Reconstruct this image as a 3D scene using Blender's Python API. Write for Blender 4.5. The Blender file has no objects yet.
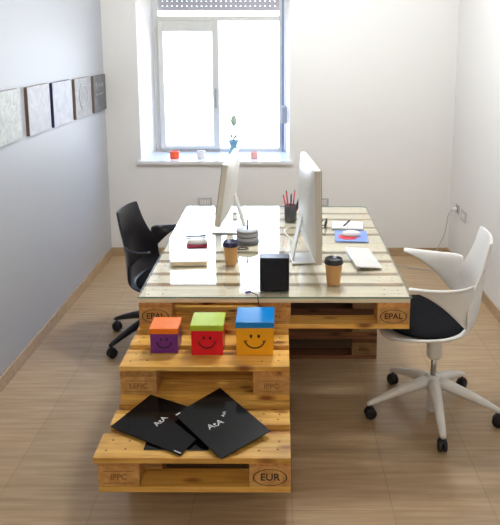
import bpy, bmesh, math, random
from mathutils import Vector, Matrix, Euler
random.seed(7)
R = math.radians
C = bpy.context.scene.collection

# ------------------------------------------------------------------ helpers
class MB:
    def __init__(s): s.v=[]; s.f=[]; s.m=[]; s.sm=[]
    def add(s, vs, fs, mi=0, smooth=False):
        o=len(s.v); s.v += [tuple(v) for v in vs]
        for f in fs: s.f.append(tuple(i+o for i in f)); s.m.append(mi); s.sm.append(smooth)
        return s
    def box(s, x0,x1,y0,y1,z0,z1, mi=0, b=0.0, mat=None, seg=2):
        bm=bmesh.new(); bmesh.ops.create_cube(bm,size=1)
        for v in bm.verts:
            v.co=Vector(((x0+x1)/2+v.co.x*(x1-x0),(y0+y1)/2+v.co.y*(y1-y0),(z0+z1)/2+v.co.z*(z1-z0)))
        if b>0: bmesh.ops.bevel(bm,geom=bm.edges[:],offset=b,segments=seg,affect='EDGES',profile=.5)
        if mat is not None: bm.transform(mat)
        bm.verts.ensure_lookup_table(); bm.verts.index_update()
        s.add([v.co for v in bm.verts],[[v.index for v in f.verts] for f in bm.faces],mi,False); bm.free(); return s
    def lathe(s, prof, n=24, mi=0, o=(0,0,0), mat=None, smooth=True):
        vs=[];fs=[]
        for r,z in prof:
            for k in range(n):
                a=2*math.pi*k/n; p=Vector((r*math.cos(a)+o[0], r*math.sin(a)+o[1], z+o[2]))
                vs.append(mat@p if mat is not None else p)
        for i in range(len(prof)-1):
            for k in range(n):
                a=i*n+k; b=i*n+(k+1)%n; fs.append((a,b,b+n,a+n))
        fs.append(tuple(range(n))[::-1]); fs.append(tuple((len(prof)-1)*n+k for k in range(n)))
        return s.add(vs,fs,mi,smooth)
    def tube(s, pts, r, n=8, mi=0, r1=None):
        P=[Vector(p) for p in pts]; vs=[];fs=[]
        up=Vector((0,0,1)); prev=None
        for i,p in enumerate(P):
            t=(P[min(i+1,len(P)-1)]-P[max(i-1,0)]).normalized()
            if prev is None:
                a=t.cross(up) if abs(t.dot(up))<.95 else t.cross(Vector((1,0,0)))
            else: a=prev-t*prev.dot(t)
            a.normalize(); prev=a; b=t.cross(a)
            rr=r if r1 is None else r+(r1-r)*i/(len(P)-1)
            for k in range(n):
                q=2*math.pi*k/n; vs.append(p+a*(rr*math.cos(q))+b*(rr*math.sin(q)))
        for i in range(len(P)-1):
            for k in range(n):
                a=i*n+k; b=i*n+(k+1)%n; fs.append((a,b,b+n,a+n))
        fs.append(tuple(range(n))[::-1]); fs.append(tuple((len(P)-1)*n+k for k in range(n)))
        return s.add(vs,fs,mi,True)
    def prism(s, poly, z0, z1, mi=0, mat=None):
        n=len(poly); vs=[Vector((x,y,z0)) for x,y in poly]+[Vector((x,y,z1)) for x,y in poly]
        if mat is not None: vs=[mat@v for v in vs]
        fs=[tuple(range(n))[::-1],tuple(range(n,2*n))]+[(i,(i+1)%n,(i+1)%n+n,i+n) for i in range(n)]
        return s.add(vs,fs,mi,False)
    def grid(s, rows, mi=0):
        n=len(rows[0]); vs=[p for r in rows for p in r]
        fs=[(i*n+k,i*n+k+1,(i+1)*n+k+1,(i+1)*n+k) for i in range(len(rows)-1) for k in range(n-1)]
        return s.add(vs,fs,mi,True)
    def mesh(s, name, mats):
        me=bpy.data.meshes.new(name); me.from_pydata(s.v,[],s.f)
        for m in (mats if isinstance(mats,(list,tuple)) else [mats]): me.materials.append(m)
        me.polygons.foreach_set('material_index',s.m); me.polygons.foreach_set('use_smooth',s.sm)
        bm=bmesh.new(); bm.from_mesh(me); bmesh.ops.recalc_face_normals(bm,faces=bm.faces[:]); bm.to_mesh(me); bm.free()
        me.update(); return me
    def build(s, name, mats, parent=None, loc=(0,0,0), rot=(0,0,0)):
        return link(name, s.mesh(name,mats), parent, loc, rot)
def link(name, data, parent=None, loc=(0,0,0), rot=(0,0,0)):
    o=bpy.data.objects.new(name,data); C.objects.link(o)
    if parent: o.parent=parent
    o.location=loc; o.rotation_euler=rot; return o
def tag(o, label, cat, group=None, kind=None):
    if label: o['label']=label
    if cat: o['category']=cat
    if group: o['group']=group
    if kind: o['kind']=kind
    return o
def thing(name, loc, rz, label, cat, group=None):
    o=link(name,None,None,loc,(0,0,rz)); o.empty_display_size=.05
    return tag(o,label,cat,group)
def struct(o): o['kind']='structure'; return o
def smooth_path(pts, k=8):
    P=[Vector(p) for p in pts]; P=[P[0]]+P+[P[-1]]; out=[]
    for i in range(1,len(P)-2):
        for j in range(k):
            t=j/k; a,b,c,d=P[i-1:i+3]
            out.append(.5*((2*b)+(c-a)*t+(2*a-5*b+4*c-d)*t*t+(3*b-a-3*c+d)*t**3))
    out.append(P[-2]); return out
def text_mb(body, size, mat3, depth=.0004):
    cu=bpy.data.curves.new('lettering','FONT'); cu.body=body; cu.size=size; cu.align_x='CENTER'; cu.align_y='CENTER'; cu.extrude=depth; cu.offset=size*.012
    ob=bpy.data.objects.new('lettering',cu); C.objects.link(ob)
    bpy.context.view_layer.update()
    me=bpy.data.meshes.new_from_object(ob.evaluated_get(bpy.context.evaluated_depsgraph_get()))
    me.transform(mat3)
    mb=MB(); mb.add([v.co.copy() for v in me.vertices],[tuple(p.vertices) for p in me.polygons])
    bpy.data.objects.remove(ob); bpy.data.curves.remove(cu); bpy.data.meshes.remove(me)
    return mb

# ------------------------------------------------------------------ materials
def mat(name, col, rough=.5, metal=0, spec=.5, coat=0, trans=0, ior=1.45, emit=None):
    m=bpy.data.materials.new(name); m.use_nodes=True; b=m.node_tree.nodes['Principled BSDF']
    b.inputs['Base Color'].default_value=(*col,1); b.inputs['Roughness'].default_value=rough
    b.inputs['Metallic'].default_value=metal; b.inputs['Specular IOR Level'].default_value=spec
    b.inputs['Coat Weight'].default_value=coat; b.inputs['Transmission Weight'].default_value=trans; b.inputs['IOR'].default_value=ior
    if coat: b.inputs['Coat Roughness'].default_value=.03
    if trans==0:   # a slight procedural unevenness of the surface
        nt=m.node_tree; n=nt.nodes.new('ShaderNodeTexNoise'); n.inputs['Scale'].default_value=18; tc=nt.nodes.new('ShaderNodeTexCoord')
        mx=nt.nodes.new('ShaderNodeMix'); mx.data_type='RGBA'; mx.inputs[6].default_value=(*[c*.95 for c in col],1); mx.inputs[7].default_value=(*[min(1,c*1.04) for c in col],1)
        nt.links.new(tc.outputs['Object'],n.inputs['Vector']); nt.links.new(n.outputs['Fac'],mx.inputs[0]); nt.links.new(mx.outputs[2],b.inputs['Base Color'])
    return m
def wood(name, c1, c2, c3, axis='x', rough=.42, knots=True, tone=.42):
    m=bpy.data.materials.new(name); m.use_nodes=True; nt=m.node_tree; N=nt.nodes; L=nt.links; b=N['Principled BSDF']
    tc=N.new('ShaderNodeTexCoord'); oi=N.new('ShaderNodeObjectInfo')
    off=N.new('ShaderNodeMath'); off.operation='MULTIPLY'; off.inputs[1].default_value=37.0; L.new(oi.outputs['Random'],off.inputs[0])
    comb=N.new('ShaderNodeCombineXYZ')
    for i in range(3): L.new(off.outputs[0],comb.inputs[i])
    add=N.new('ShaderNodeVectorMath'); add.operation='ADD'; L.new(tc.outputs['Object'],add.inputs[0]); L.new(comb.outputs[0],add.inputs[1])
    mp=N.new('ShaderNodeMapping'); mp.inputs['Scale'].default_value={'x':(1.3,22,22),'y':(22,1.3,22),'n':(14,14,14)}[axis]; L.new(add.outputs[0],mp.inputs[0])
    n=N.new('ShaderNodeTexNoise'); n.inputs['Scale'].default_value=2.2; n.inputs['Detail'].default_value=6; n.inputs['Distortion'].default_value=.6; L.new(mp.outputs[0],n.inputs['Vector'])
    cr=N.new('ShaderNodeValToRGB'); e=cr.color_ramp.elements; e[0].position=.3; e[0].color=(*c1,1); e[1].position=.72; e[1].color=(*c3,1); k=e.new(.5); k.color=(*c2,1); L.new(n.outputs['Fac'],cr.inputs[0])
    last=cr.outputs[0]
    # broad blotches
    n2=N.new('ShaderNodeTexNoise'); n2.inputs['Scale'].default_value=5; L.new(add.outputs[0],n2.inputs['Vector'])
    hs=N.new('ShaderNodeHueSaturation'); mr=N.new('ShaderNodeMapRange'); mr.inputs[3].default_value=1-tone; mr.inputs[4].default_value=1+tone*.7
    a2=N.new('ShaderNodeMath'); a2.operation='ADD'; L.new(n2.outputs['Fac'],a2.inputs[0]); 
    r2=N.new('ShaderNodeMath'); r2.operation='MULTIPLY'; r2.inputs[1].default_value=.6; L.new(oi.outputs['Random'],r2.inputs[0]); L.new(r2.outputs[0],a2.inputs[1])
    mr.inputs[1].default_value=.3; mr.inputs[2].default_value=1.3; L.new(a2.outputs[0],mr.inputs[0]); L.new(mr.outputs[0],hs.inputs['Value']); L.new(last,hs.inputs['Color']); last=hs.outputs[0]
    if knots:
        mp2=N.new('ShaderNodeMapping'); mp2.inputs['Scale'].default_value={'x':(6,15,15),'y':(15,6,15),'n':(6,6,6)}[axis]; L.new(add.outputs[0],mp2.inputs[0])
        vo=N.new('ShaderNodeTexVoronoi'); vo.inputs['Scale'].default_value=1.0; L.new(mp2.outputs[0],vo.inputs['Vector'])
        kr=N.new('ShaderNodeValToRGB'); ke=kr.color_ramp.elements; ke[0].position=.10; ke[0].color=(1,1,1,1); ke[1].position=.30; ke[1].color=(0,0,0,1); L.new(vo.outputs['Distance'],kr.inputs[0])
        mx=N.new('ShaderNodeMix'); mx.data_type='RGBA'; L.new(kr.outputs[0],mx.inputs[0]); L.new(last,mx.inputs[6]); mx.inputs[7].default_value=(c1[0]*.42,c1[1]*.26,c1[2]*.2,1); last=mx.outputs[2]
    L.new(last,b.inputs['Base Color']); b.inputs['Roughness'].default_value=rough
    bp=N.new('ShaderNodeBump'); bp.inputs['Strength'].default_value=.12; L.new(n.outputs['Fac'],bp.inputs['Height']); L.new(bp.outputs[0],b.inputs['Normal'])
    return m
PINE=((.60,.28,.045),(.80,.44,.09),(.90,.56,.15))
M={}
M['pine_x']=wood('varnished_pine_along',*PINE,'x',.33)
M['pine_y']=wood('varnished_pine_across',(.42,.17,.04),(.55,.25,.07),(.66,.33,.11),'y',.4)
M['chip']=wood('pressed_wood_block',(.46,.22,.06),(.58,.30,.09),(.66,.38,.13),'n',.55,False,.15)
M['pale_x']=wood('pale_pine_along',(.68,.57,.38),(.82,.72,.52),(.88,.80,.62),'x',.4,False,.15)  # pine lightened, stronger light and glass reflection put into the colour
M['old_x']=wood('dark_old_pine_along',(.15,.055,.02),(.23,.09,.035),(.3,.13,.055),'x',.5)  # pine and blocks of the under-desk stack, shade painted into the colour
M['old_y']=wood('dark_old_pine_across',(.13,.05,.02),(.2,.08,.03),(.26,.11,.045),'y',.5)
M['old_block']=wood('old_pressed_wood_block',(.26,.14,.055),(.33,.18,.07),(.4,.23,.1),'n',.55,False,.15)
M['nail']=mat('nail_heads',(.06,.035,.02),.5)
M['ink']=mat('burnt_stamp_ink',(.045,.025,.015),.8)
M['ink_faint']=mat('faded_stamp_ink',(.26,.12,.045),.8)
M['white_plastic']=mat('white_plastic',(.80,.79,.76),.32)
M['white_plastic2']=mat('warm_white_plastic',(.84,.82,.78),.35)
M['black_plastic']=mat('black_plastic',(.012,.012,.016),.28)
M['black_fabric']=mat('black_fabric',(.008,.008,.01),.95,spec=.15)
M['rubber']=mat('black_rubber',(.012,.012,.014),.5)
M['steel']=mat('steel',(.45,.44,.43),.3,1)
M['alu']=mat('satin_aluminium',(.78,.77,.74),.38,.35)
M['screen']=mat('black_screen_glass',(.01,.01,.012),.06)
M['beige_rim']=mat('pale_satin_rim',(.74,.68,.58),.4)
M['frame_white']=mat('white_window_frame',(.62,.62,.59),.4)
M['marble']=mat('white_sill_stone',(.84,.83,.83),.25)
M['handle']=mat('grey_handle',(.3,.3,.3),.4)
M['shutter']=mat('grey_shutter',(.42,.41,.44),.5)
M['strap']=mat('blue_grey_strap',(.22,.28,.42),.7)
M['kraft']=mat('kraft_paper',(.62,.34,.13),.6)
M['lid_black']=mat('black_cup_lid',(.01,.01,.012),.3)
M['lid_blue']=mat('dark_blue_cup_lid',(.02,.018,.07),.3)
M['orange']=mat('glossy_orange_card',(.95,.2,.012),.22)
M['purple']=mat('glossy_purple_card',(.17,.025,.24),.3)
M['lime']=mat('glossy_lime_card',(.45,.58,.03),.22)
M['red']=mat('glossy_red_card',(.78,.008,.022),.3)
M['blue']=mat('glossy_blue_card',(.0,.22,.62),.22)
M['yellow']=mat('glossy_yellow_card',(.96,.42,.008),.3)
M['ink_black']=mat('black_ink',(.01,.01,.01),.6)
M['mark_white']=mat('white_ink',(.5,.5,.5),.6)
M['mark_orange']=mat('orange_ink',(.9,.5,.1),.6)
M['gloss_black']=mat('glossy_black_cover',(.004,.004,.0045),.12,spec=.2)
M['mag_print']=mat('dark_grey_print',(.035,.035,.038),.2)
M['paper']=mat('white_paper',(.82,.82,.82),.6)
M['paper_edge']=mat('cream_page_edges',(.75,.62,.38),.8)
M['mat_blue']=mat('blue_mouse_mat',(.22,.32,.72),.6)
M['mat_red']=mat('red_print',(.78,.06,.08),.6)
M['mat_dark']=mat('dark_maroon_mat',(.12,.03,.05),.6)
M['pen_dark']=mat('dark_blue_pen',(.015,.015,.05),.35)
M['pencil_red']=mat('red_pencil',(.5,.03,.05),.4)
M['mesh_black']=mat('dark_mesh_metal',(.07,.07,.075),.5,.3)
M['disc_grey']=mat('grey_clear_plastic',(.42,.42,.45),.25)
M['disc_dark']=mat('dark_disc_edge',(.14,.14,.16),.35)
M['spindle_blue']=mat('violet_plastic',(.08,.05,.3),.35)
M['outlet']=mat('grey_outlet_plate',(.5,.5,.49),.4)
M['outlet_dark']=mat('outlet_socket',(.16,.16,.16),.5)
M['cord_grey']=mat('grey_cord',(.5,.49,.47),.5)
M['cord_black']=mat('black_cord',(.015,.015,.02),.5)
M['candle_orange']=mat('orange_candle_glass',(.95,.12,.03),.3)
M['candle_pink']=mat('pink_candle_wax',(.85,.42,.38),.4)
M['white_glaze']=mat('white_glaze',(.8,.78,.76),.2)
M['vase_blue']=mat('blue_glass_vase',(.2,.42,.55),.1)
M['bud']=mat('pale_green_bud',(.42,.52,.38),.6)
M['stem']=mat('green_stem',(.12,.3,.08),.6)
M['side_brown']=mat('canvas_edge_brown',(.2,.14,.1),.7)
M['side_blue']=mat('canvas_edge_dark_blue',(.03,.03,.12),.7)

def wallmat(name, col, rough, spec=.5):
    m=bpy.data.materials.new(name); m.use_nodes=True; nt=m.node_tree; b=nt.nodes['Principled BSDF']
    tc=nt.nodes.new('ShaderNodeTexCoord'); n=nt.nodes.new('ShaderNodeTexNoise'); n.inputs['Scale'].default_value=1.2; n.inputs['Detail'].default_value=5
    mx=nt.nodes.new('ShaderNodeMix'); mx.data_type='RGBA'; mx.inputs[6].default_value=(*[c*.97 for c in col],1); mx.inputs[7].default_value=(*[min(1,c*1.02) for c in col],1)
    nt.links.new(tc.outputs['Object'],n.inputs['Vector']); nt.links.new(n.outputs['Fac'],mx.inputs[0]); nt.links.new(mx.outputs[2],b.inputs['Base Color'])
    n3=nt.nodes.new('ShaderNodeTexNoise'); n3.inputs['Scale'].default_value=90; bp=nt.nodes.new('ShaderNodeBump'); bp.inputs['Strength'].default_value=.05
    nt.links.new(tc.outputs['Object'],n3.inputs['Vector']); nt.links.new(n3.outputs['Fac'],bp.inputs['Height']); nt.links.new(bp.outputs[0],b.inputs['Normal'])
    b.inputs['Roughness'].default_value=rough; b.inputs['Specular IOR Level'].default_value=spec; return m
M['wall_white']=wallmat('white_wall_paint',(.80,.785,.76),.6,.3)
M['wall_grey']=wallmat('grey_satin_wall_paint',(.44,.45,.475),.45,.45)
M['ceiling']=wallmat('white_ceiling_paint',(.82,.81,.79),.8,.2)

def floormat(name, skirting=False):
    m=bpy.data.materials.new(name); m.use_nodes=True; nt=m.node_tree; N=nt.nodes; L=nt.links; b=N['Principled BSDF']
    tc=N.new('ShaderNodeTexCoord')
    mp=N.new('ShaderNodeMapping'); mp.inputs['Location'].default_value=(-.075+4.0,.025+8.0,0); L.new(tc.outputs['Object'],mp.inputs[0])
    mpg=N.new('ShaderNodeMapping'); mpg.inputs['Scale'].default_value=(2,26,26); L.new(tc.outputs['Object'],mpg.inputs[0])
    n=N.new('ShaderNodeTexNoise'); n.inputs['Scale'].default_value=1.6; n.inputs['Detail'].default_value=5; L.new(mpg.outputs[0],n.inputs['Vector'])
    cr=N.new('ShaderNodeValToRGB'); e=cr.color_ramp.elements; e[0].position=.3; e[0].color=(.375,.25,.135,1); e[1].position=.7; e[1].color=(.51,.365,.22,1); L.new(n.outputs['Fac'],cr.inputs[0])
    if not skirting:
        br=N.new('ShaderNodeTexBrick'); br.offset=0; br.squash=1; br.inputs['Scale'].default_value=1; br.inputs['Brick Width'].default_value=.4; br.inputs['Row Height'].default_value=.4; br.inputs['Mortar Size'].default_value=.0022; br.inputs['Mortar Smooth'].default_value=.1; br.inputs['Bias'].default_value=0
        br.inputs['Color1'].default_value=(.93,.93,.93,1); br.inputs['Color2'].default_value=(1.05,1.04,1.02,1); br.inputs['Mortar'].default_value=(.78,.75,.72,1)
        L.new(mp.outputs[0],br.inputs['Vector'])
        mx=N.new('ShaderNodeMix'); mx.data_type='RGBA'; mx.blend_type='MULTIPLY'; mx.inputs[0].default_value=1; L.new(cr.outputs[0],mx.inputs[6]); L.new(br.outputs['Color'],mx.inputs[7]); L.new(mx.outputs[2],b.inputs['Base Color'])
    else: L.new(cr.outputs[0],b.inputs['Base Color'])
    b.inputs['Roughness'].default_value=.3
    bp=N.new('ShaderNodeBump'); bp.inputs['Strength'].default_value=.06; L.new(n.outputs['Fac'],bp.inputs['Height']); L.new(bp.outputs[0],b.inputs['Normal'])
    return m
M['floor']=floormat('wood_look_floor_tile'); M['skirting']=floormat('wood_look_skirting_tile',True)

def thin_glass(name, tint, ior=1.5):
    m=bpy.data.materials.new(name); m.use_nodes=True; nt=m.node_tree; N=nt.nodes; L=nt.links
    N.remove(N['Principled BSDF']); out=N['Material Output']
    tr=N.new('ShaderNodeBsdfTransparent'); tr.inputs[0].default_value=(*tint,1); gl=N.new('ShaderNodeBsdfGlossy'); gl.inputs['Roughness'].default_value=.015
    fr=N.new('ShaderNodeFresnel'); fr.inputs[0].default_value=ior; mx=N.new('ShaderNodeMixShader')
    ge=N.new('ShaderNodeNewGeometry'); iv=N.new('ShaderNodeMath'); iv.operation='SUBTRACT'; iv.inputs[0].default_value=1; L.new(ge.outputs['Backfacing'],iv.inputs[1])
    m1=N.new('ShaderNodeMath'); m1.operation='MULTIPLY'; m1.use_clamp=True; L.new(fr.outputs[0],m1.inputs[0]); L.new(iv.outputs[0],m1.inputs[1])
    m2=N.new('ShaderNodeMath'); m2.operation='MULTIPLY'; m2.use_clamp=True; m2.inputs[1].default_value=1.65; L.new(m1.outputs[0],m2.inputs[0])   # both faces of the sheet reflect
    L.new(m2.outputs[0],mx.inputs[0]); L.new(tr.outputs[0],mx.inputs[1]); L.new(gl.outputs[0],mx.inputs[2]); L.new(mx.outputs[0],out.inputs[0]); return m
M['glass']=thin_glass('clear_glass',(.985,.99,.985)); M['glass_edge']=mat('green_glass_edge',(.16,.3,.26),.15)
M['pane']=thin_glass('window_glass',(.98,.98,.98))
def canvasmat(name, a, b_, scale=(3,3,3), rough=.45, seed=0):
    m=bpy.data.materials.new(name); m.use_nodes=True; nt=m.node_tree; b=nt.nodes['Principled BSDF']
    tc=nt.nodes.new('ShaderNodeTexCoord'); mp=nt.nodes.new('ShaderNodeMapping'); mp.inputs['Scale'].default_value=scale; mp.inputs['Location'].default_value=(seed,seed,seed)
    n=nt.nodes.new('ShaderNodeTexNoise'); n.inputs['Scale'].default_value=7; n.inputs['Detail'].default_value=8; n.inputs['Distortion'].default_value=1.2
    cr=nt.nodes.new('ShaderNodeValToRGB'); e=cr.color_ramp.elements; e[0].position=.35; e[0].color=(*a,1); e[1].position=.65; e[1].color=(*b_,1)
    nt.links.new(tc.outputs['Object'],mp.inputs[0]); nt.links.new(mp.outputs[0],n.inputs['Vector']); nt.links.new(n.outputs['Fac'],cr.inputs[0]); nt.links.new(cr.outputs[0],b.inputs['Base Color']); b.inputs['Roughness'].default_value=rough
    bp=nt.nodes.new('ShaderNodeBump'); bp.inputs['Strength'].default_value=.25; nt.links.new(n.outputs['Fac'],bp.inputs['Height']); nt.links.new(bp.outputs[0],b.inputs['Normal'])
    return m

# ------------------------------------------------------------------ room
YB=2.72; CEIL=2.9; YF=-4.6
def lwx(y): return -1.418-.020*(YB-y)
def rwx(y): return 1.462+.012*(YB-y)
struct(MB().box(-1.9,1.9,YF-.2,YB+.7,-.1,0).build('floor',M['floor']))
struct(MB().box(-1.9,1.9,YF-.2,YB+.7,CEIL,CEIL+.1).build('ceiling',M['ceiling']))
struct(MB().prism([(lwx(YB),YB),(lwx(YF),YF),(-1.85,YF),(-1.85,YB)],0,CEIL).build('wall_left',M['wall_grey']))
struct(MB().prism([(rwx(YB),YB),(1.85,YB),(1.85,YF),(rwx(YF),YF)],0,CEIL).build('wall_right',M['wall_white']))
struct(MB().box(-1.85,1.85,YF-.15,YF,0,CEIL).build('wall_front',M['wall_white']))
WT=.56; YW=YB+.46     # window frame stands at YW
wz0,wz1=.806,2.42
w=MB()
w.prism([(-1.85,YB),(-1.137,YB),(-1.087,YW+.1),(-1.087,YB+WT),(-1.85,YB+WT)],0,CEIL)
w.prism([(1.85,YB),(1.85,YB+WT),(.066,YB+WT),(.066,YW+.1),(.104,YB)],0,CEIL)
w.prism([(-1.137,YB),(.104,YB),(.066,YW+.1),(.066,YB+WT),(-1.087,YB+WT),(-1.087,YW+.1)],0,wz0)
w.prism([(-1.137,YB),(.104,YB),(.066,YW+.1),(.066,YB+WT),(-1.087,YB+WT),(-1.087,YW+.1)],wz1,CEIL)
struct(w.build('wall_back',M['wall_white']))
struct(MB().prism([(lwx(YB),YB),(lwx(YF),YF),(lwx(YF)+.01,YF),(lwx(YB)+.01,YB)],0,.075).build('baseboard_left',M['skirting']))
struct(MB().prism([(rwx(YB),YB),(rwx(YF),YF),(rwx(YF)-.01,YF),(rwx(YB)-.01,YB)],0,.075).build('baseboard_right',M['skirting']))
struct(MB().box(lwx(YB)+.01,rwx(YB)-.01,YB-.01,YB,0,.075).build('baseboard_back',M['skirting']))
# window
W1=struct(link('window_1',None,None,(-.51,YW,.83)))
def wb(x0,x1,z0,z1,y0=YW,y1=YW+.05,b=.003): return MB().box(x0+.51,x1+.51,y0-YW,y1-YW,z0-.83,z1-.83,0,b)
MB().prism([(-1.157+.51,YB-.03-YW),(.125+.51,YB-.03-YW),(.125+.51,YB-YW+.001),(.104+.51,YB-YW+.001),(.066+.51,.1),(-1.087+.51,.1),(-1.137+.51,YB-YW+.001),(-1.157+.51,YB-YW+.001)],-.024,0).build('window_sill',M['marble'],W1)
f=wb(-1.085,-1.045,.83,wz1); 
def fb(x0,x1,z0,z1,y0=YW,y1=YW+.06): f.box(x0+.51,x1+.51,y0-YW,y1-YW,z0-.83,z1-.83,0,.003)
fb(.015,.066,.83,wz1); fb(-1.045,.015,.83,.858); fb(-1.045,.015,1.985,2.028); fb(-1.045,.015,2.38,wz1)
f.build('window_frame',M['frame_white'],W1)
s=MB()
def sb(x0,x1,z0,z1,y0=YW-.03,y1=YW+.02): s.box(x0+.51,x1+.51,y0-YW,y1-YW,z0-.83,z1-.83,0,.004)
sb(-1.047,-1.0,.858,1.985); sb(-.572,-.515,.858,1.985); sb(-1.0,-.572,.858,.885); sb(-1.0,-.572,1.895,1.985)
sash=s.build('sash',M['frame_white'],W1)
MB().box(-1.0+.51,-.572+.51,-.006,-.002,.885-.83,1.895-.83).build('pane',M['pane'],sash)
MB().box(-.551+.51,-.536+.51,-.05,-.03,1.23-.83,1.40-.83,0,.005).build('handle',M['handle'],sash)
MB().box(-.515+.51,.015+.51,.03,.034,.858-.83,1.985-.83).build('pane',M['pane'],W1)
MB().box(-1.045+.51,.015+.51,.03,.034,2.028-.83,2.38-.83).build('pane',M['pane'],W1)
s=MB(); X0,X1=-1.045+.505,.015+.515
z=2.075
while z<2.42:
    s.box(X0,X1,.07,.08,z-.83,z+.0365-.83)
    x=X0
    while x<X1:
        s.box(x,min(x+.034,X1),.072,.078,z+.0365-.83,z+.042-.83); x+=.043
    z+=.042
sh=s.build('roller_shutter',M['shutter'],W1)
MB().box(.040+.51,.058+.51,-.02,-.001,.0,wz1-.83).build('shutter_strap',M['strap'],W1)
sw=MB().box(.058+.51-.018,.058+.51+.026,-.30,-.22,1.12-.83,1.27-.83,0,.012).build('strap_winder',mat('blue_grey_winder',(.34,.38,.46),.5),W1)

# ------------------------------------------------------------------ pallets
PH=.144
_cache={}
def lab_over(l): return 'carrying the black magazines' in l
def cached(key, fn):
    if key not in _cache: _cache[key]=fn()
    return _cache[key]
def deck_mesh(L,wd,nails,m,nx):
    b=MB().box(0,L,0,wd,0,.022,0,.0025)
    if nails:
        for bx in nx:
            for (dx,dy) in ((.035,.3),(.10,.35),(.045,.72),(.105,.68)):
                b.lathe([(.0042,.02205),(.0038,.0222)],8,1,(bx+dx,wd*dy,0))
    return b.mesh('deck_board',[m,M['nail']])
def pallet(name,x,y,z,W,label,group=None,style='pine',stamps=None,nails=True):
    t=thing(name,(x,y,z),0,label,'pallet',group)
    mx,my,mb=(M['old_x'],M['old_y'],M['old_block']) if style=='old' else ((M['pale_x'],M['pine_y'],M['chip']) if style=='pale' else (M['pine_x'],M['pine_y'],M['chip']))
    bxs=[0,.5275,W-.145] if W>1 else [0,W-.145]
    yy=0
    for wd in (.145,.1,.145,.1,.145):
        link('deck_board',cached(('d',W,wd,style,nails),lambda:deck_mesh(W,wd,nails,mx,bxs)),t,(0,yy,.122)); yy+=wd+.04125
    fx=M['pine_x'] if style=='pale' else mx
    for bx in bxs: link('stringer',cached(('s',style),lambda:MB().box(0,.145,0,.8,0,.0218,0,.002).mesh('stringer',my)),t,(bx,0,.1))
    if name!='' and lab_over(label): fbd=[c for c in t.children if c.name.startswith('deck_board')][0]; fbd.location=(-.010,-.016,.122); fbd.scale=(1.015,1,1)
    k=0
    for by,bw in ((0,.1),(.3275,.145),(.7,.1)):
        for bx in bxs:
            o=link('block',cached(('b',bw,style),lambda:MB().box(0,.145,0.001,bw-.001,0,.078,0,.003).mesh('block',mb)),t,(bx,by,.022))
            if by==0 and stamps and stamps[k]: stamp(o,*stamps[k])
            k+=1 if by==0 else 0
        link('bottom_board',cached(('m',W,bw,style),lambda:MB().box(0,W,0,bw,0,.0218,0,.002).mesh('bottom_board',fx)),t,(0,by,0))
    return t
def stamp(block, txt, oval, faint=False):
    T=Matrix.Translation((.0725,-.0002,.037))@Matrix.Rotation(R(90),4,'X')
    mb=text_mb(txt,.038 if oval else .03,T)
    if oval:
        vs=[];fs=[];n=40
        for i in range(n):
            a=2*math.pi*i/n
            for r in (1,.93): vs.append(T@Vector((math.cos(a)*.06*r,math.sin(a)*.032*r,0.0005)))
        for i in range(n): fs.append((2*i,2*((i+1)%n),2*((i+1)%n)+1,2*i+1))
        mb.add(vs,fs)
    else:
        for zz in (-.024,.022): mb.box(.02,.125,-.0008,-.0001,.037+zz,.037+zz+.0015)
    mb.build('stamp',M['ink_faint'] if faint else M['ink'],block)
XL=-.609; HW=.672
pallet('wooden_pallet',-.6,0,.576,1.2,'near full-width pallet of the desk top, under the front half of the glass','pallets making up the desk','pale',[('EPAL',True),('EPAL',False,True),('EPAL',True)])
pallet('wooden_pallet',-.6,.8,.576,1.2,'far full-width pallet of the desk top, under the half of the glass nearest the window','pallets making up the desk','pale')
pallet('wooden_pallet',XL,-.346,.432,HW,'varnished half pallet of the middle step, carrying the three coloured smiley boxes','pallets of the stepped front','pine',[('LEFIC',False,True),('IPPC',False,True)])
pallet('wooden_pallet',XL,-.704,.288,HW,'varnished half pallet of the lowest step at the front, carrying the black magazines','pallets of the stepped front','pine',[('IPPC',False,True),('EUR',True)])
pallet('wooden_pallet',XL,-.29,.144,HW,'upper support pallet set back underneath the lowest front step','support pallets behind the front step','pine',None,False)
pallet('wooden_pallet',XL,-.29,0,HW,'bottom support pallet on the floor behind the lowest front step','support pallets behind the front step','pine',None,False)
sx=-.083
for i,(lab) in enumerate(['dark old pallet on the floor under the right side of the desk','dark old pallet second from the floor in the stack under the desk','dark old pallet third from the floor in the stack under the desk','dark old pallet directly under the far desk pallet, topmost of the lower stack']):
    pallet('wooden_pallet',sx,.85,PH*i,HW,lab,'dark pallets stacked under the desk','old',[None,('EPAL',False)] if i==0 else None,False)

# glass sheet
gl=MB(); x0,x1,y0,y1,r=-.603,.606,-.006,1.597,.05
poly=[(x0,y0),(x1,y0)]+[(x1-r+r*math.cos(R(a)),y1-r+r*math.sin(R(a))) for a in (0,15,30,45,60,75,90)]+[(x0+.02,y1),(x0,y1-.02)]
n=len(poly); zt=.7282; zb=.7212
vs=[(x,y,zb) for x,y in poly]+[(x,y,zt) for x,y in poly]
gl.add(vs,[tuple(range(n))[::-1],tuple(range(n,2*n))],0); gl.add(vs,[(i,(i+1)%n,(i+1)%n+n,i+n) for i in range(n)],1)
tag(gl.build('glass_top',[M['glass'],M['glass_edge']]),'clear glass sheet with a green edge lying over the pallet desk','glass top')
G=.7288

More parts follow.
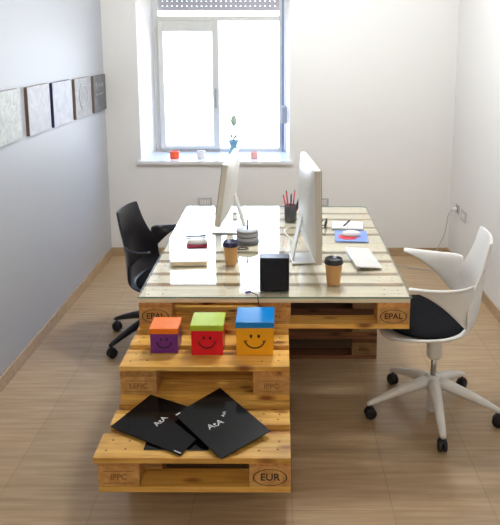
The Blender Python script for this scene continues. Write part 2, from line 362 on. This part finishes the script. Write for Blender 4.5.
# ------------------------------------------------------------------ swivel chairs
def shell_mesh(m,al=1):
    rows=[(.278,.435,.15,-.04,0),(.264,.455,.21,-.04,.004),(.20,.468,.262,0,.012),(.10,.470,.282,0,.02),(-.03,.468,.275,0,.03),(-.12,.482,.262,.015,.04),(-.172,.515,.25,.05,.04),(-.198,.575,.242,.08,.03),(-.207,.645,.222,.085,.01),(-.214,.71,.196,.07,0),(-.222,.78,.175,.045,0),(-.230,.85,.160,.03,0),(-.236,.915,.150,.022,-.003),(-.238,.928,.147,.02,-.004),(-.239,.931,.145,.02,-.005)]
    cols=[-1,-.93,-.78,-.55,-.28,0,.28,.55,.78,.93,1]
    mb=MB(); mb.grid([[Vector((x+dx*abs(t)**2.2,hw*t,z+dz*abs(t)**4)) for t in cols] for x,z,hw,dx,dz in rows])
    for s in (1,-1):
        arm=[(-.150,.748,.50,.190),(-.115,.745,.53,.232),(-.07,.740,.585,.252),(-.01,.739,.645,.268),(.05,.740,.69,.277),(.10,.743,.715,.281),(.135,.745,.728,.281),(.150,.744,.735,.277)]
        rr=[]
        for x,zt_,zb_,y in arm:
            x=-.15+(x+.15)*al
            if al<1: zb_=zt_-(zt_-zb_)*.62
            h=zt_-zb_; lean=.028
            rr.append([Vector((x,s*(y+lean*.9),zt_-.004)),Vector((x,s*(y+lean*.3),zt_)),Vector((x,s*(y-.0),zt_-.25*h)),Vector((x,s*(y-.006),zt_-.6*h)),Vector((x,s*(y-.01),zb_))])
        mb.grid(rr)
    return mb.mesh('shell',m)
def chair(loc, rz, label, sm, bm_, pad, angs, dz=0):
    t=thing('swivel_chair',loc,rz,label,'office chair')
    ox,oy=(.0,-.03) if dz==0 else (.055,0)
    o=link('shell',shell_mesh(sm,1 if dz==0 else .6),t,(ox,oy,dz))
    so=o.modifiers.new('thickness','SOLIDIFY'); so.thickness=.014; so.offset=0
    ss=o.modifiers.new('smooth','SUBSURF'); ss.levels=2; ss.render_levels=2
    p=[(0.0001,.480),(.1,.480),(.19,.482),(.222,.490),(.232,.499),(.225,.507),(.18,.507),(.09,.502),(.0001,.500)]
    q=MB().lathe(p,40).build('seat_pad',pad,t,(.057+ox,oy,dz)); q.scale=(.93,1.13,1)
    MB().box(-.07,.16,-.06,.06,.40,.445,0,.01).lathe([(.040,.42),(.037,.36),(.036,.305),(.030,.298)],24).build('seat_support',bm_,t,(0,0,dz))
    MB().lathe([(.014,.18),(.014,.31+dz)],16).build('gas_lift',M['steel'],t)
    MB().lathe([(.02,.013),(.026,.018),(.027,.12),(.038,.135),(.042,.17),(.036,.198),(.02,.205)],24).build('hub',bm_,t)
    for a in angs:
        m4=[]
        prof=[(.02,.172,.034,.030),(.08,.160,.030,.030),(.17,.135,.025,.024),(.26,.105,.020,.018),(.315,.083,.016,.014),(.333,.076,.012,.010)]
        vs=[];fs=[]
        K=10
        for x,z,w_,h_ in prof:
            for k in range(K):
                q_=2*math.pi*k/K; vs.append((x,w_*math.cos(q_),z+h_*math.sin(q_)))
        for i in range(len(prof)-1):
            for k in range(K): fs.append((i*K+k,i*K+(k+1)%K,(i+1)*K+(k+1)%K,(i+1)*K+k))
        fs.append(tuple(range(K))); fs.append(tuple((len(prof)-1)*K+k for k in range(K)))
        lg=MB().add(vs,fs,0,True).build('leg',bm_,t,(0,0,0),(0,0,R(a)-rz))
        c=MB(); rot=Matrix.Rotation(R(90),4,'X')
        for sy in (-.021,.003):
            T=Matrix.Translation((.318,sy+.018,.0285))@rot
            c.lathe([(.012,0),(.026,.001),(.0285,.004),(.0285,.014),(.026,.017),(.012,.018)],20,0,(0,0,0),T)
        c.box(.300,.336,-.019,.019,.034,.060,0,.008); c.lathe([(.006,.03),(.006,.075)],8,0,(.318,0,0))
        c.build('caster',M['rubber'],lg)
    return t
chair((.785,.285,0),R(172),'white plastic swivel chair with black seat pad, on the right side of the desk',M['white_plastic2'],M['white_plastic2'],M['black_fabric'],[189,118,48,-22,-94])
chair((-.735,1.09,0),R(-10),'black plastic swivel chair on the left side of the desk beside the grey wall',M['black_plastic'],M['black_plastic'],M['black_fabric'],[153,225,297,9,81],-.08)

# ------------------------------------------------------------------ computers
def computer(loc, rz, label, zc0, wd, ht, tilt, neck, foot):
    # screen faces local +x; neck = [(x,z) top, (x,z) bend], foot = (x0,x1,halfwidth)
    t=thing('desktop_computer',loc,rz,label,'computer')
    Tm=Matrix.Translation((0,0,zc0))@Matrix.Rotation(-tilt,4,'Y')
    rows=[]; n=16
    mb=MB()
    mb.box(-.030,0,-wd/2,wd/2,0,ht,1,.004,Tm)
    for i in range(n+1):
        tz=-1+2*i/n; row=[]
        for j in range(n+1):
            ty=-1+2*j/n; bl=(max(0,1-abs(ty)**3)*max(0,1-abs(tz)**3))**.7
            row.append(Tm@Vector((-.030-.034*bl, ty*(wd/2-.004), ht/2+tz*(ht/2-.004))))
        rows.append(row)
    mb.grid(rows,0)
    mb.build('housing',[M['white_plastic'],M['beige_rim']],t)
    MB().box(.0001,.0025,-wd/2+.004,wd/2-.004,ht*.2,ht-.004,0,.001,Tm).build('screen',M['screen'],t)
    MB().box(.0001,.0022,-wd/2+.004,wd/2-.004,.004,ht*.2-.001,0,.001,Tm).build('chin',M['alu'],t)
    (tx,tz),(bx,bz)=neck; hw=foot[2]; d=Vector((tx-bx,0,tz-bz)); L=d.length; ang=math.atan2(d.x,d.z)
    Nm=Matrix.Translation((bx,0,bz))@Matrix.Rotation(ang,4,'Y')
    MB().box(-.004,.005,-hw*.55,hw*.55,0,L,0,.002,Nm).build('neck',M['alu'],t)
    MB().box(foot[0],foot[1],-hw,hw,.0004,.007,0,.002).build('foot',M['alu'],t)
    return t
# right one: origin at its foot centre
computer((.20,.515,G),R(5.5),'larger white all-in-one computer, near right half of the desk, facing the white chair',.056,.53,.458,R(1.2),((-.055,.29),(-.115,.008)),(-.122,.03,.085))
computer((-.32,1.02,G),R(180-3),'smaller tilted white all-in-one computer, left half of the desk, facing the black chair',.10,.54,.352,R(8),((-.07,.26),(-.142,.008)),(-.147,.046,.07))

# ------------------------------------------------------------------ smiley boxes
def smiley(x0,x1,y,ht,lid_h,body,lid,label,name='gift_box',smile=M['ink_black'],extra=None,rz=0):
    w_=x1-x0; xc=(x0+x1)/2; t=thing(name,(xc,y+w_/2,.5766),rz,label,'gift box','coloured smiley boxes on the middle step')
    h=w_/2; b=MB().box(-h,h,-h,h,0,ht-.003,0,.002).build('body',body,t)
    L=h+.0035; MB().box(-L,L,-L,L,ht-lid_h,ht,0,.002).build('lid',lid,t)
    zc=(ht-lid_h)*.56; k=w_/.12
    for sx_,mt in ((-1,smile),(1,extra or smile)):
        e=MB(); vs=[(sx_*.0125*k+.0045*k*math.cos(a*math.pi/8),-h-.0006,zc+.014*k+.0065*k*math.sin(a*math.pi/8)) for a in range(16)]
        e.add(vs,[tuple(range(16))]); e.build('eye',mt if sx_>0 else smile,b)
    pts=[(.032*k*math.cos(R(a)),-h-.0006,zc+.004+.03*k*math.sin(R(a))) for a in range(195,346,10)]
    s_=MB().tube(pts,.0023*k,6)
    for q in (pts[0],pts[-1]): s_.tube([(q[0]-.006*k,q[1],q[2]+.001),(q[0]+.006*k,q[1],q[2]+.004)],.0014*k,6)
    s_.build('smile',smile,b); return t
smiley(-.506,-.394,-.235,.108,.024,M['purple'],M['orange'],'purple box with an orange lid and a smiley face, smallest of the three')
smiley(-.336,-.208,-.252,.130,.024,M['red'],M['lime'],'red box with a lime green lid and a smiley face')
smiley(-.152,-.002,-.256,.146,.026,M['yellow'],M['blue'],'yellow box with a blue lid and a smiley face, largest of the three')

# ------------------------------------------------------------------ magazines on the lowest step
def magazine(quad, label, marks=None, corner=None):
    # quad: four 3D corners (resting slightly bent against the step), frame at their centre
    q=[Vector(p) for p in quad]; c=(q[0]+q[1]+q[2]+q[3])/4; q=[p-c for p in q]
    t=thing('magazine',c,0,label,'magazine','black magazines on the lowest step')
    def P(u,v,h=0): return (q[0]*(1-u)+q[1]*u)*(1-v)+(q[3]*(1-u)+q[2]*u)*v+Vector((0,0,h))
    def sheet(h0,h1,e):
        mb=MB(); n=8; st=[e+(1-2*e)*i/n for i in range(n+1)]
        for h in (h0,h1): mb.grid([[P(u,v,h) for u in st] for v in st])
        m=(n+1)**2
        rim=[i for i in range(n+1)]+[i*(n+1)+n for i in range(1,n+1)]+[n*(n+1)+i for i in range(n-1,-1,-1)]+[i*(n+1) for i in range(n-1,0,-1)]
        mb.add([mb.v[k] for k in rim]+[mb.v[k+m] for k in rim],[(i,(i+1)%len(rim),(i+1)%len(rim)+len(rim),i+len(rim)) for i in range(len(rim))])
        mb.sm=[False]*len(mb.f); return mb
    sheet(.0004,.0024,.012).build('pages',M['paper'],t)
    a=sheet(0,.0004,0); b=sheet(.0024,.003,0); a.add(b.v,b.f); a.build('cover',M['gloss_black'],t)
    ex=(P(1,.5)-P(0,.5)).normalized(); ey=(P(.5,1)-P(.5,0)); ey=(ey-ex*ey.dot(ex)).normalized(); ez=ex.cross(ey)
    if ez.z<0: ez=-ez
    if marks:
        for txt,ang,u,v,sz in marks:
            rx=Vector((math.cos(R(ang)),math.sin(R(ang)),0)); rx=(rx-ez*rx.dot(ez)).normalized(); ry=ez.cross(rx); o=P(u,v)+ez*.0045
            T=Matrix(((rx.x,ry.x,ez.x,o.x),(rx.y,ry.y,ez.y,o.y),(rx.z,ry.z,ez.z,o.z),(0,0,0,1)))
            text_mb(txt,sz,T,.0001).build('title',M['mark_white'],t)
    if corner is not None:
        u,v,du,dv=corner
        MB().add([P(u,v,.0035),P(u+du,v,.0035),P(u+du,v+dv,.0035),P(u,v+dv,.0035)],[(0,1,2,3)]).build('barcode_strip',M['mark_white'],t)
    return t
zs=.4326
magazine([(-.452,-.675,zs),(-.225,-.680,zs),(-.222,-.50,zs),(-.45,-.495,zs)],'black magazine lying flat underneath the other two')
magazine([(-.487,-.356,.458),(-.598,-.552,.442),(-.318,-.714,.4365),(-.205,-.50,.452)],'black glossy magazine lying at the left edge of the lowest step',[('AtA',58,.52,.45,.036)],(.955,.90,.02,.09))
magazine([(-.212,-.357,.488),(-.370,-.510,.466),(-.176,-.738,.440),(-.009,-.592,.452)],'black glossy magazine on top at the right, overlapping the left one',[('AtA',38,.62,.50,.038),('AtA',80,.36,.42,.018)],(.90,.02,.09,.02))

# ------------------------------------------------------------------ things on the glass
def cup(x,y,h,r,lidm,label):
    t=thing('paper_cup',(x,y,G),0,label,'cup','takeaway cups on the desk')
    MB().lathe([(r*.70,0),(r*.72,.001),(r*.97,h-.006),(r*.97,h-.004)],28).lathe([(r*.735,h*.12),(r*.74,h*.13)],28).build('cup_body',M['kraft'],t)
    MB().lathe([(r*1.02,h-.012),(r*1.07,h-.010),(r*1.07,h-.004),(r*1.0,h),(r*.97,h+.010),(r*.90,h+.012),(r*.84,h+.006),(.001,h+.005)],28).build('cup_lid',lidm,t)
    return t
cup(.272,.155,.112,.042,M['lid_black'],'kraft paper coffee cup with a black lid, on the right near the glass edge')
cup(-.222,.425,.108,.038,M['lid_blue'],'kraft paper coffee cup with a dark blue lid, left of the black box')
# black box
t=thing('speaker_box',(0.0,.09,G),0,'upright black box with rounded corners at the front middle of the glass','box')
MB().box(-.066,.066,-.035,.035,.0,.156,0,.006,None,4).build('case',mat('black_satin_plastic',(.008,.009,.016),.22),t)
MB().box(-.055,.055,-.0362,-.0352,.009,.147,0,.0004).build('front_panel',mat('black_speaker_cloth',(.006,.007,.011),.55),t)
# pencil cup
t=thing('pencil_cup',(.09,1.235,G),0,'dark mesh pencil cup at the far middle of the desk','pencil cup')
MB().lathe([(.036,0),(.037,.001),(.039,.098),(.036,.1),(.034,.099),(.033,.004),(.001,.004)],24).build('pot',M['mesh_black'],t)
pens=[(-.02,.0,-.035,.16,'pencil_red','red pencil leaning left in the dark pencil cup'),(-.012,.012,-.02,.185,'pencil_red','tall red pencil standing at the left of the dark pencil cup'),(.0,-.01,.004,.17,'pen_dark','dark pen standing upright in the middle of the pencil cup'),(.01,.008,.022,.19,'pencil_red','tall red pencil in the middle of the dark pencil cup'),(.016,-.008,.05,.15,'pen_dark','thick black marker leaning right in the pencil cup'),(.02,.004,.065,.14,'pencil_red','red pencil leaning far right in the pencil cup')]
for a,b_,dx,h,mt,lab in pens:
    p=thing('pencil' if 'pencil' in mt else 'pen',(.09+a*.6,1.235+b_,G+.006),0,lab,'pencil' if 'pencil' in mt else 'pen','writing tools in the pencil cup')
    r_=.0075 if 'marker' in lab else .0045
    MB().tube([(0,0,0),(dx*.9,0,h*.93)],r_,8).build('barrel',M[mt],p)
    MB().tube([(dx*.9,0,h*.93),(dx,0,h)],r_*.9,8,0,r_*.3).build('tip',M['pen_dark'],p)
# disc spindle
t=thing('disc_spindle',(-.157,.80,G),0,'round spindle of stacked discs beside the left computer','disc spindle')
MB().lathe([(.062,0),(.064,.003),(.064,.012),(.06,.014)],32).build('spindle_base',M['disc_dark'],t)
for k,(z_,h_,mm) in enumerate([(.0145,.018,'disc_grey'),(.0335,.004,'disc_dark'),(.038,.020,'disc_grey'),(.0585,.003,'disc_dark'),(.062,.010,'disc_grey')]):
    MB().lathe([(.058,z_),(.06,z_+.001),(.06,z_+h_-.001),(.058,z_+h_)],32).build('disc_stack',M[mm],t)
MB().lathe([(.0045,.072),(.0045,.125),(.003,.128)],12).build('spindle_rod',M['spindle_blue'],t)
# coiled earphone cable near it
pts=[(.028*math.cos(a*.5)+.003*math.sin(a*1.7), .018*math.sin(a*.5)+.003*math.cos(a*1.3), .003+.0012*(a%3)) for a in range(40)]
tag(MB().tube(pts,.0022,6).build('coiled_cable',M['cord_black'],None,(-.175,.66,G+.0015)),'small coil of black cable in front of the disc spindle','cable')
# left book, mouse, pad, pen
t=thing('book',(-.438,.50,G),R(4),'thick pale book with cream page edges on the left side of the glass','book')
MB().box(-.088,.088,-.10,.10,.002,.019).build('pages',M['paper_edge'],t)
MB().box(-.092,.092,-.103,.103,.019,.021,0,.0008).box(-.092,.092,-.103,.103,0,.002,0,.0008).box(-.092,-.089,-.103,.103,0,.021,0,.001).build('cover',M['paper'],t)
def mouse(x,y,z,rz,label):
    t=thing('computer_mouse',(x,y,z),rz,label,'mouse'); rows=[]
    base=MB(); n=20; 
    prof=[(1,0),(1.0,.3),(.94,.6),(.8,.82),(.55,.95),(.25,1),(.001,1.0)]
    vs=[];fs=[]
    for s_,zz in prof:
        for k in range(n):
            a=2*math.pi*k/n; vs.append((.055*s_*math.cos(a),.031*s_*math.sin(a),.002+.028*zz))
    for i in range(len(prof)-1):
        for k in range(n): fs.append((i*n+k,i*n+(k+1)%n,(i+1)*n+(k+1)%n,(i+1)*n+k))
    fs.append(tuple(range(n))[::-1]); base.add(vs,fs,0,True); base.build('shell',M['white_plastic'],t)
    MB().box(-.035,.035,-.02,.02,0,.003,0,.001).build('sole',M['alu'],t)
    return t
tag(MB().box(-.056,.056,-.042,.042,0,.005,0,.001).build('mouse_pad',[mat('dark_red_pad',(.35,.02,.06),.6)],None,(-.43,.735,G),(0,0,R(5))),'small dark red mouse pad on the left side of the desk','mouse pad')
mouse(-.43,.742,G+.0055,R(5),'white computer mouse on the dark red pad, left side of the desk')
def pen(p0,p1,label,m='pen_dark'):
    v=Vector(p1)-Vector(p0); t=thing('pen',p0,math.atan2(v.y,v.x),label,'pen'); L=v.length
    MB().tube([(0,0,.0045),(L*.72,0,.0045)],.0042,8).build('barrel',M[m],t); MB().tube([(L*.72,0,.0045),(L,0,.0045)],.0046,8).build('cap',M['ink_black'],t)
pen((-.51,.875,G+.0005),(-.40,.895,G+.0005),'dark pen lying behind the mouse on the left side of the desk')
# right side: notebook, pen, mouse mat, mouse, keyboard
t=thing('notebook',(.432,1.11,G),R(-6),'open white notebook under a dark pen, on the far right of the desk','notebook')
MB().box(-.092,-.001,-.075,.075,.002,.010,0,.002).box(.001,.092,-.075,.075,.002,.010,0,.002).build('pages',M['paper'],t)
MB().box(-.096,.096,-.079,.079,0,.002,0,.0006).build('cover',M['disc_grey'],t)
pen((.405,1.07,G+.0105),(.45,1.18,G+.0105),'dark pen lying across the open white notebook')
t=thing('mouse_mat',(.432,.900,G),R(-4),'blue mouse mat with a red patch on the right side of the desk','mouse mat')
MB().box(-.093,.093,-.105,.105,0,.003,0,.001).build('mat_sheet',M['mat_blue'],t)
MB().lathe([(.055,.003),(.055,.0036)],24).build('red_patch',M['mat_red'],t,(-.02,-.02,0))
mouse(.43,.90,G+.0042,R(0),'white computer mouse on the blue mat, right side of the desk')
t=thing('keyboard',(.450,.50,G),R(95),'white wireless keyboard on the right side of the desk beside the white chair','keyboard')
MB().prism([(-.066,.0035),(.058,.010),(.062,.016),(.055,.017),(-.066,.0065)],-.155,.155,0,Matrix(((0,0,1,0),(1,0,0,0),(0,1,0,0),(0,0,0,1)))).tube([(-.155,.055,.0095),(.155,.055,.0095)],.0092,12).build('keyboard_base',M['alu'],t)
km=MB()
for r_ in range(5):
    for c_ in range(13):
        x=-.146+c_*.0225; y=-.055+r_*.0205; z_=.0068+(y+.066)*.0865
        if r_==0 and 3<c_<9: continue
        km.box(x,x+.0195,y,y+.0175,z_-.0005,z_+.0022,0,.0008,None,1)
km.box(-.146+4*.0225,-.146+9*.0225-.003,-.055,-.0375,.0072,.0098,0,.0008,None,1)
kk=km.build('keys',M['white_plastic'],t); kk['kind']='stuff'
# glasses between the computers
t=thing('eyeglasses',(.30,1.10,G),R(80),'dark folded eyeglasses behind the right computer','eyeglasses')
for sx_ in (-.033,.033): MB().tube([(sx_+.026*math.cos(R(a)),0,.022+.018*math.sin(R(a))) for a in range(0,361,20)],.0035,6).build('rim',M['cord_black'],t)
MB().tube([(-.008,0,.026),(0,0,.03),(.008,0,.026)],.002,6).build('bridge',M['cord_black'],t)
for sx_ in (-1,1): MB().tube([(sx_*.06,0,.026),(sx_*.062,.02,.024),(sx_*-.03,.045+.008*sx_,.012),(sx_*-.055,.05+.008*sx_,.004)],.003,6).build('temple',M['cord_black'],t)
# cables behind the computers
tag(MB().tube(smooth_path([(.115,.985,G+.003),(.15,.992,G+.004),(.18,1.0,G+.003)]),.004,6).build('dark_cord',M['spindle_blue']),'short dark blue cord lying behind the right computer','cord')
tag(MB().tube(smooth_path([(-.22,1.16,G+.12),(-.195,1.22,G+.075),(-.14,1.25,G+.06),(-.10,1.22,G+.09),(-.09,1.14,G+.05),(-.10,1.08,G+.003)]),.003,6).build('white_cable',M['cord_grey']),'white cable looping behind the left computer','cable')
tag(MB().tube(smooth_path([(.10,.80,G+.0035),(.05,1.0,G+.0035),(.10,1.10,G+.0035),(.17,1.05,G+.0035),(.2,1.2,G+.0035),(.12,1.45,G+.0035)]),.003,6).build('white_cable',M['white_plastic']),'white cable on the glass running from the right computer toward the window','cable')
t=thing('usb_cable',(-.11,.045,G),0,'black cable with a small blue plug hanging over the front edge of the glass','cable')
MB().tube(smooth_path([(.0,-.004,.004),(.025,-.028,.004),(.036,-.047,.004),(.038,-.0585,-.004),(.042,-.0585,-.03),(.058,-.056,-.05),(.062,-.05,-.075)]),.0022,6).build('cord',M['cord_black'],t)
MB().box(-.022,.004,-.007,.007,.0,.009,0,.002,Matrix.Rotation(R(35),4,'Z')).build('plug',M['spindle_blue'],t)

# ------------------------------------------------------------------ sill things
def tealight(x,y,r,h,body,wax,label,cat='candle holder'):
    t=thing('candle_holder',(x,y,.8305),0,label,cat,'candle holders on the window sill')
    MB().lathe([(r*.92,0),(r,.003),(r,h-.002),(r*.96,h),(r*.86,h),(r*.85,h*.75),(.001,h*.75)],24).build('holder',body,t)
    MB().lathe([(r*.84,h*.755),(r*.8,h*.82),(.001,h*.8)],20).build('wax',wax,t)
    MB().tube([(0,0,h*.8),(0,0,h*.95)],.002,6).build('wick',M['ink_black'],t)
tealight(-.873,2.83,.040,.062,M['candle_orange'],M['candle_orange'],'orange candle holder at the left of the window sill')
tealight(-.648,2.83,.034,.066,M['white_glaze'],M['candle_pink'],'white candle holder with pink wax on the window sill, left of the vase')
tealight(-.195,2.83,.030,.056,M['candle_pink'],M['candle_pink'],'pink candle holder on the window sill, right of the vase')
t=thing('vase',(-.372,2.86,.8305),0,'blue glass vase holding a single bud on the window sill','vase')
MB().lathe([(.032,0),(.04,.004),(.045,.03),(.036,.07),(.028,.10),(.04,.135),(.052,.15),(.048,.15),(.036,.132),(.024,.10),(.03,.06),(.030,.012),(.001,.012)],24).build('vase_body',M['vase_blue'],t)
t=thing('flower',(-.372,2.86,.8455),0,'single pale green bud on a thin stem standing in the blue vase','flower')
MB().tube(smooth_path([(0,0,0),(.002,0,.15),(.004,0,.27)]),.0035,6).build('stem',M['stem'],t)
MB().lathe([(.001,.255),(.012,.262),(.024,.285),(.027,.305),(.02,.335),(.008,.35),(.001,.355)],16,0,(.004,0,0)).build('bud',M['bud'],t)
for sx_,sz in ((-1,.2),(1,.17)):
    MB().add([(0,0,.14),(sx_*.022,.006,.16),(sx_*.036,0,sz+.02),(sx_*.012,-.006,.18)],[(0,1,2,3)],0,True).build('leaf',M['stem'],t).modifiers.new('thickness','SOLIDIFY').thickness=.002

# ------------------------------------------------------------------ canvases on the left wall
cv=[(.60,.955,'pale greenish-white brushed canvas, nearest of the five on the grey wall',canvasmat('greenish_white_paint',(.34,.35,.33),(.5,.51,.48),(1,3,3)),'side_brown'),
    (1.065,1.415,'light grey canvas with a brown edge, second of the five from the left',canvasmat('light_grey_paint',(.34,.33,.35),(.43,.42,.44),(1,2,2),seed=3),'side_brown'),
    (1.475,1.84,'pale lilac-grey canvas with a dark blue edge, middle of the five',canvasmat('lilac_grey_paint',(.34,.34,.38),(.42,.42,.46),(1,2,2),seed=5),'side_blue'),
    (1.915,2.285,'mid grey canvas with a scribbled white oval, fourth of the five',canvasmat('mid_grey_paint',(.2,.19,.19),(.3,.29,.29),(1,3,3),seed=8),'side_brown'),
    (2.36,2.685,'dark grey canvas with white strokes, nearest the corner of the back wall',canvasmat('dark_grey_paint',(.08,.08,.085),(.15,.15,.155),(1,3,3),seed=9),'side_brown')]
ang=math.atan2(lwx(YB)-lwx(0),YB)
for i,(y0,y1,lab,cm,sd) in enumerate(cv):
    yc=(y0+y1)/2; h=(y1-y0)/2
    t=thing('canvas_painting',(lwx(yc)+.0005,yc,1.285-.004*i),-ang,lab,'painting','canvases in a row on the grey wall')
    MB().box(.0,.018,-h,h,0,.285,0,.002).build('stretcher_frame',M[sd],t)
    MB().box(.0181,.021,-h,h,0,.285,0,.001).build('painted_face',cm,t)
    if i==3:
        pts=[(.0218,.10*math.cos(a*.42)+.012*math.sin(a*1.9),.15+.09*math.sin(a*.42)+.012*math.cos(a*2.3)) for a in range(60)]
        MB().tube(pts,.0022,5).build('white_scribble',mat('thin_white_paint',(.5,.5,.52),.6),t)
    if i==4:
        b=MB()
        b.tube([(.0218,-.11+.012*a,.20+.022*(1 if a%2 else -1)+.01*math.sin(a)) for a in range(18)],.003,5)
        b.tube([(.0218,-.11,.135),(.0218,-.06,.14)],.003,5); b.tube([(.0218,-.03,.135),(.0218,.07,.14)],.003,5)
        b.build('white_strokes',M['mark_white'],t)

# ------------------------------------------------------------------ outlets and cords
def outlet(loc, rz, w_, h_, label, n=3):
    t=thing('wall_outlet',loc,rz,label,'wall outlet')   # faces local -y
    MB().box(-w_/2,w_/2,-.009,0,0,h_,0,.003).build('cover_plate',M['outlet'],t)
    for k in range(n):
        x=(k-(n-1)/2)*.028
        s_=MB().box(x-.011,x+.011,-.0105,-.0088,h_*.5-.022,h_*.5+.022,0,.001).build('socket',M['white_plastic'] if n>2 else M['outlet_dark'],t)
        for dz in (-.012,0,.012): MB().box(x-.002,x+.002,-.0112,-.0103,h_*.5+dz-.002,h_*.5+dz+.002).build('socket_hole',M['ink_black'],s_)
    return t
outlet((-.61,YB-.0002,.435),0,.122,.082,'grey three-way wall outlet on the back wall to the left of the left computer')
outlet((.375,YB-.0002,.44),0,.122,.07,'grey wall outlet on the back wall just right of the right computer')
outlet((rwx(2.30),2.30,.425),R(-90)+.012,.125,.085,'grey wall outlet on the right wall near the corner, with a cord plugged in')
outlet((rwx(2.47),2.47,.445),R(-90)+.012,.09,.075,'small grey outlet on the right wall nearest the corner, holding the white plug',2)
t=thing('power_cord',(1.43,2.47,.48),0,'thin grey power cord from the right wall outlet down to the floor','cord')
MB().lathe([(.016,0),(.018,.003),(.014,.028),(.006,.036)],16,0,(0,0,0),Matrix.Translation((.022,0,0))@Matrix.Rotation(R(-90),4,'Y')).build('plug',M['white_plastic'],t)
o=Vector((1.43,2.47,.48))
MB().tube([p-o for p in smooth_path([(1.42,2.47,.48),(1.395,2.50,.42),(1.38,2.53,.26),(1.325,2.55,.11),(1.30,2.60,.02),(1.345,2.60,.006),(1.385,2.50,.006),(1.354,2.385,.006),(1.19,2.366,.006),(.98,2.47,.006),(.70,2.56,.006),(.3,2.45,.006),(.15,2.2,.006)])],.0042,6).build('cord',M['cord_grey'],t)

# ------------------------------------------------------------------ light, sky, camera
FILL1=40; FILL2=84; SKY=9
def fill_lamp(x,y,energy,col,label):  # invented fixture out of view, added to brighten the room
    t=thing('ceiling_light',(x,y,CEIL-.0005),0,label,'lamp')
    MB().lathe([(.16,0),(.165,-.01),(.165,-.03),(.16,-.04)],32).build('lamp_base',M['white_plastic'],t)
    la=bpy.data.lights.new('lamp_glow','POINT'); la.shadow_soft_size=.12; la.energy=energy; la.color=col
    link('lamp_glow',la,t,(0,0,-.22))
fill_lamp(-.2,-3.7,FILL1,(1,.93,.82),'round white ceiling lamp above the near end of the room')  # added fill for the step fronts and near floor
fill_lamp(.15,1.0,FILL2,(.93,.97,1.0),'round white ceiling lamp above the pallet desk')  # added fill for the back wall and desk
pl=bpy.data.lights.new('window_daylight','AREA'); pl.shape='RECTANGLE'; pl.size=1.12; pl.size_y=1.56; pl.energy=1; pl.cycles.is_portal=True
link('window_daylight',pl,None,(-.51,YB+WT+.02,1.61),(R(-90),0,0))
wd=bpy.data.worlds.new('sky'); bpy.context.scene.world=wd; wd.use_nodes=True; nt=wd.node_tree
bg=nt.nodes['Background']; tc=nt.nodes.new('ShaderNodeTexCoord'); sp=nt.nodes.new('ShaderNodeSeparateXYZ'); cr=nt.nodes.new('ShaderNodeValToRGB')
mr=nt.nodes.new('ShaderNodeMapRange'); mr.inputs[1].default_value=-1; nt.links.new(tc.outputs['Generated'],sp.inputs[0]); nt.links.new(sp.outputs[2],mr.inputs[0]); nt.links.new(mr.outputs[0],cr.inputs[0]); nt.links.new(cr.outputs[0],bg.inputs[0])
e=cr.color_ramp.elements; e[0].position=.35; e[0].color=(.55,.5,.45,1); e[1].position=.95; e[1].color=(.10,.28,.85,1)
for p_,c_ in ((.5,(.72,.84,1,1)),(.67,(.66,.82,1,1)),(.76,(.15,.36,.95,1))): k=e.new(p_); k.color=c_
bg.inputs[1].default_value=SKY
cam=bpy.data.cameras.new('camera'); cam.sensor_fit='HORIZONTAL'; cam.sensor_width=36; cam.lens=671.58/500*36
cam.shift_x=(250-278.17)/500; cam.shift_y=(159.17-262.5)/500; cam.clip_start=.05
co=link('camera',cam,None,(.0248,-2.801,1.858),(R(90)-.18173,0,.00287)); sc=bpy.context.scene; sc.camera=co
sc.view_settings.view_transform='Standard'; sc.view_settings.look='None'; sc.view_settings.gamma=1; sc.view_settings.exposure=.08
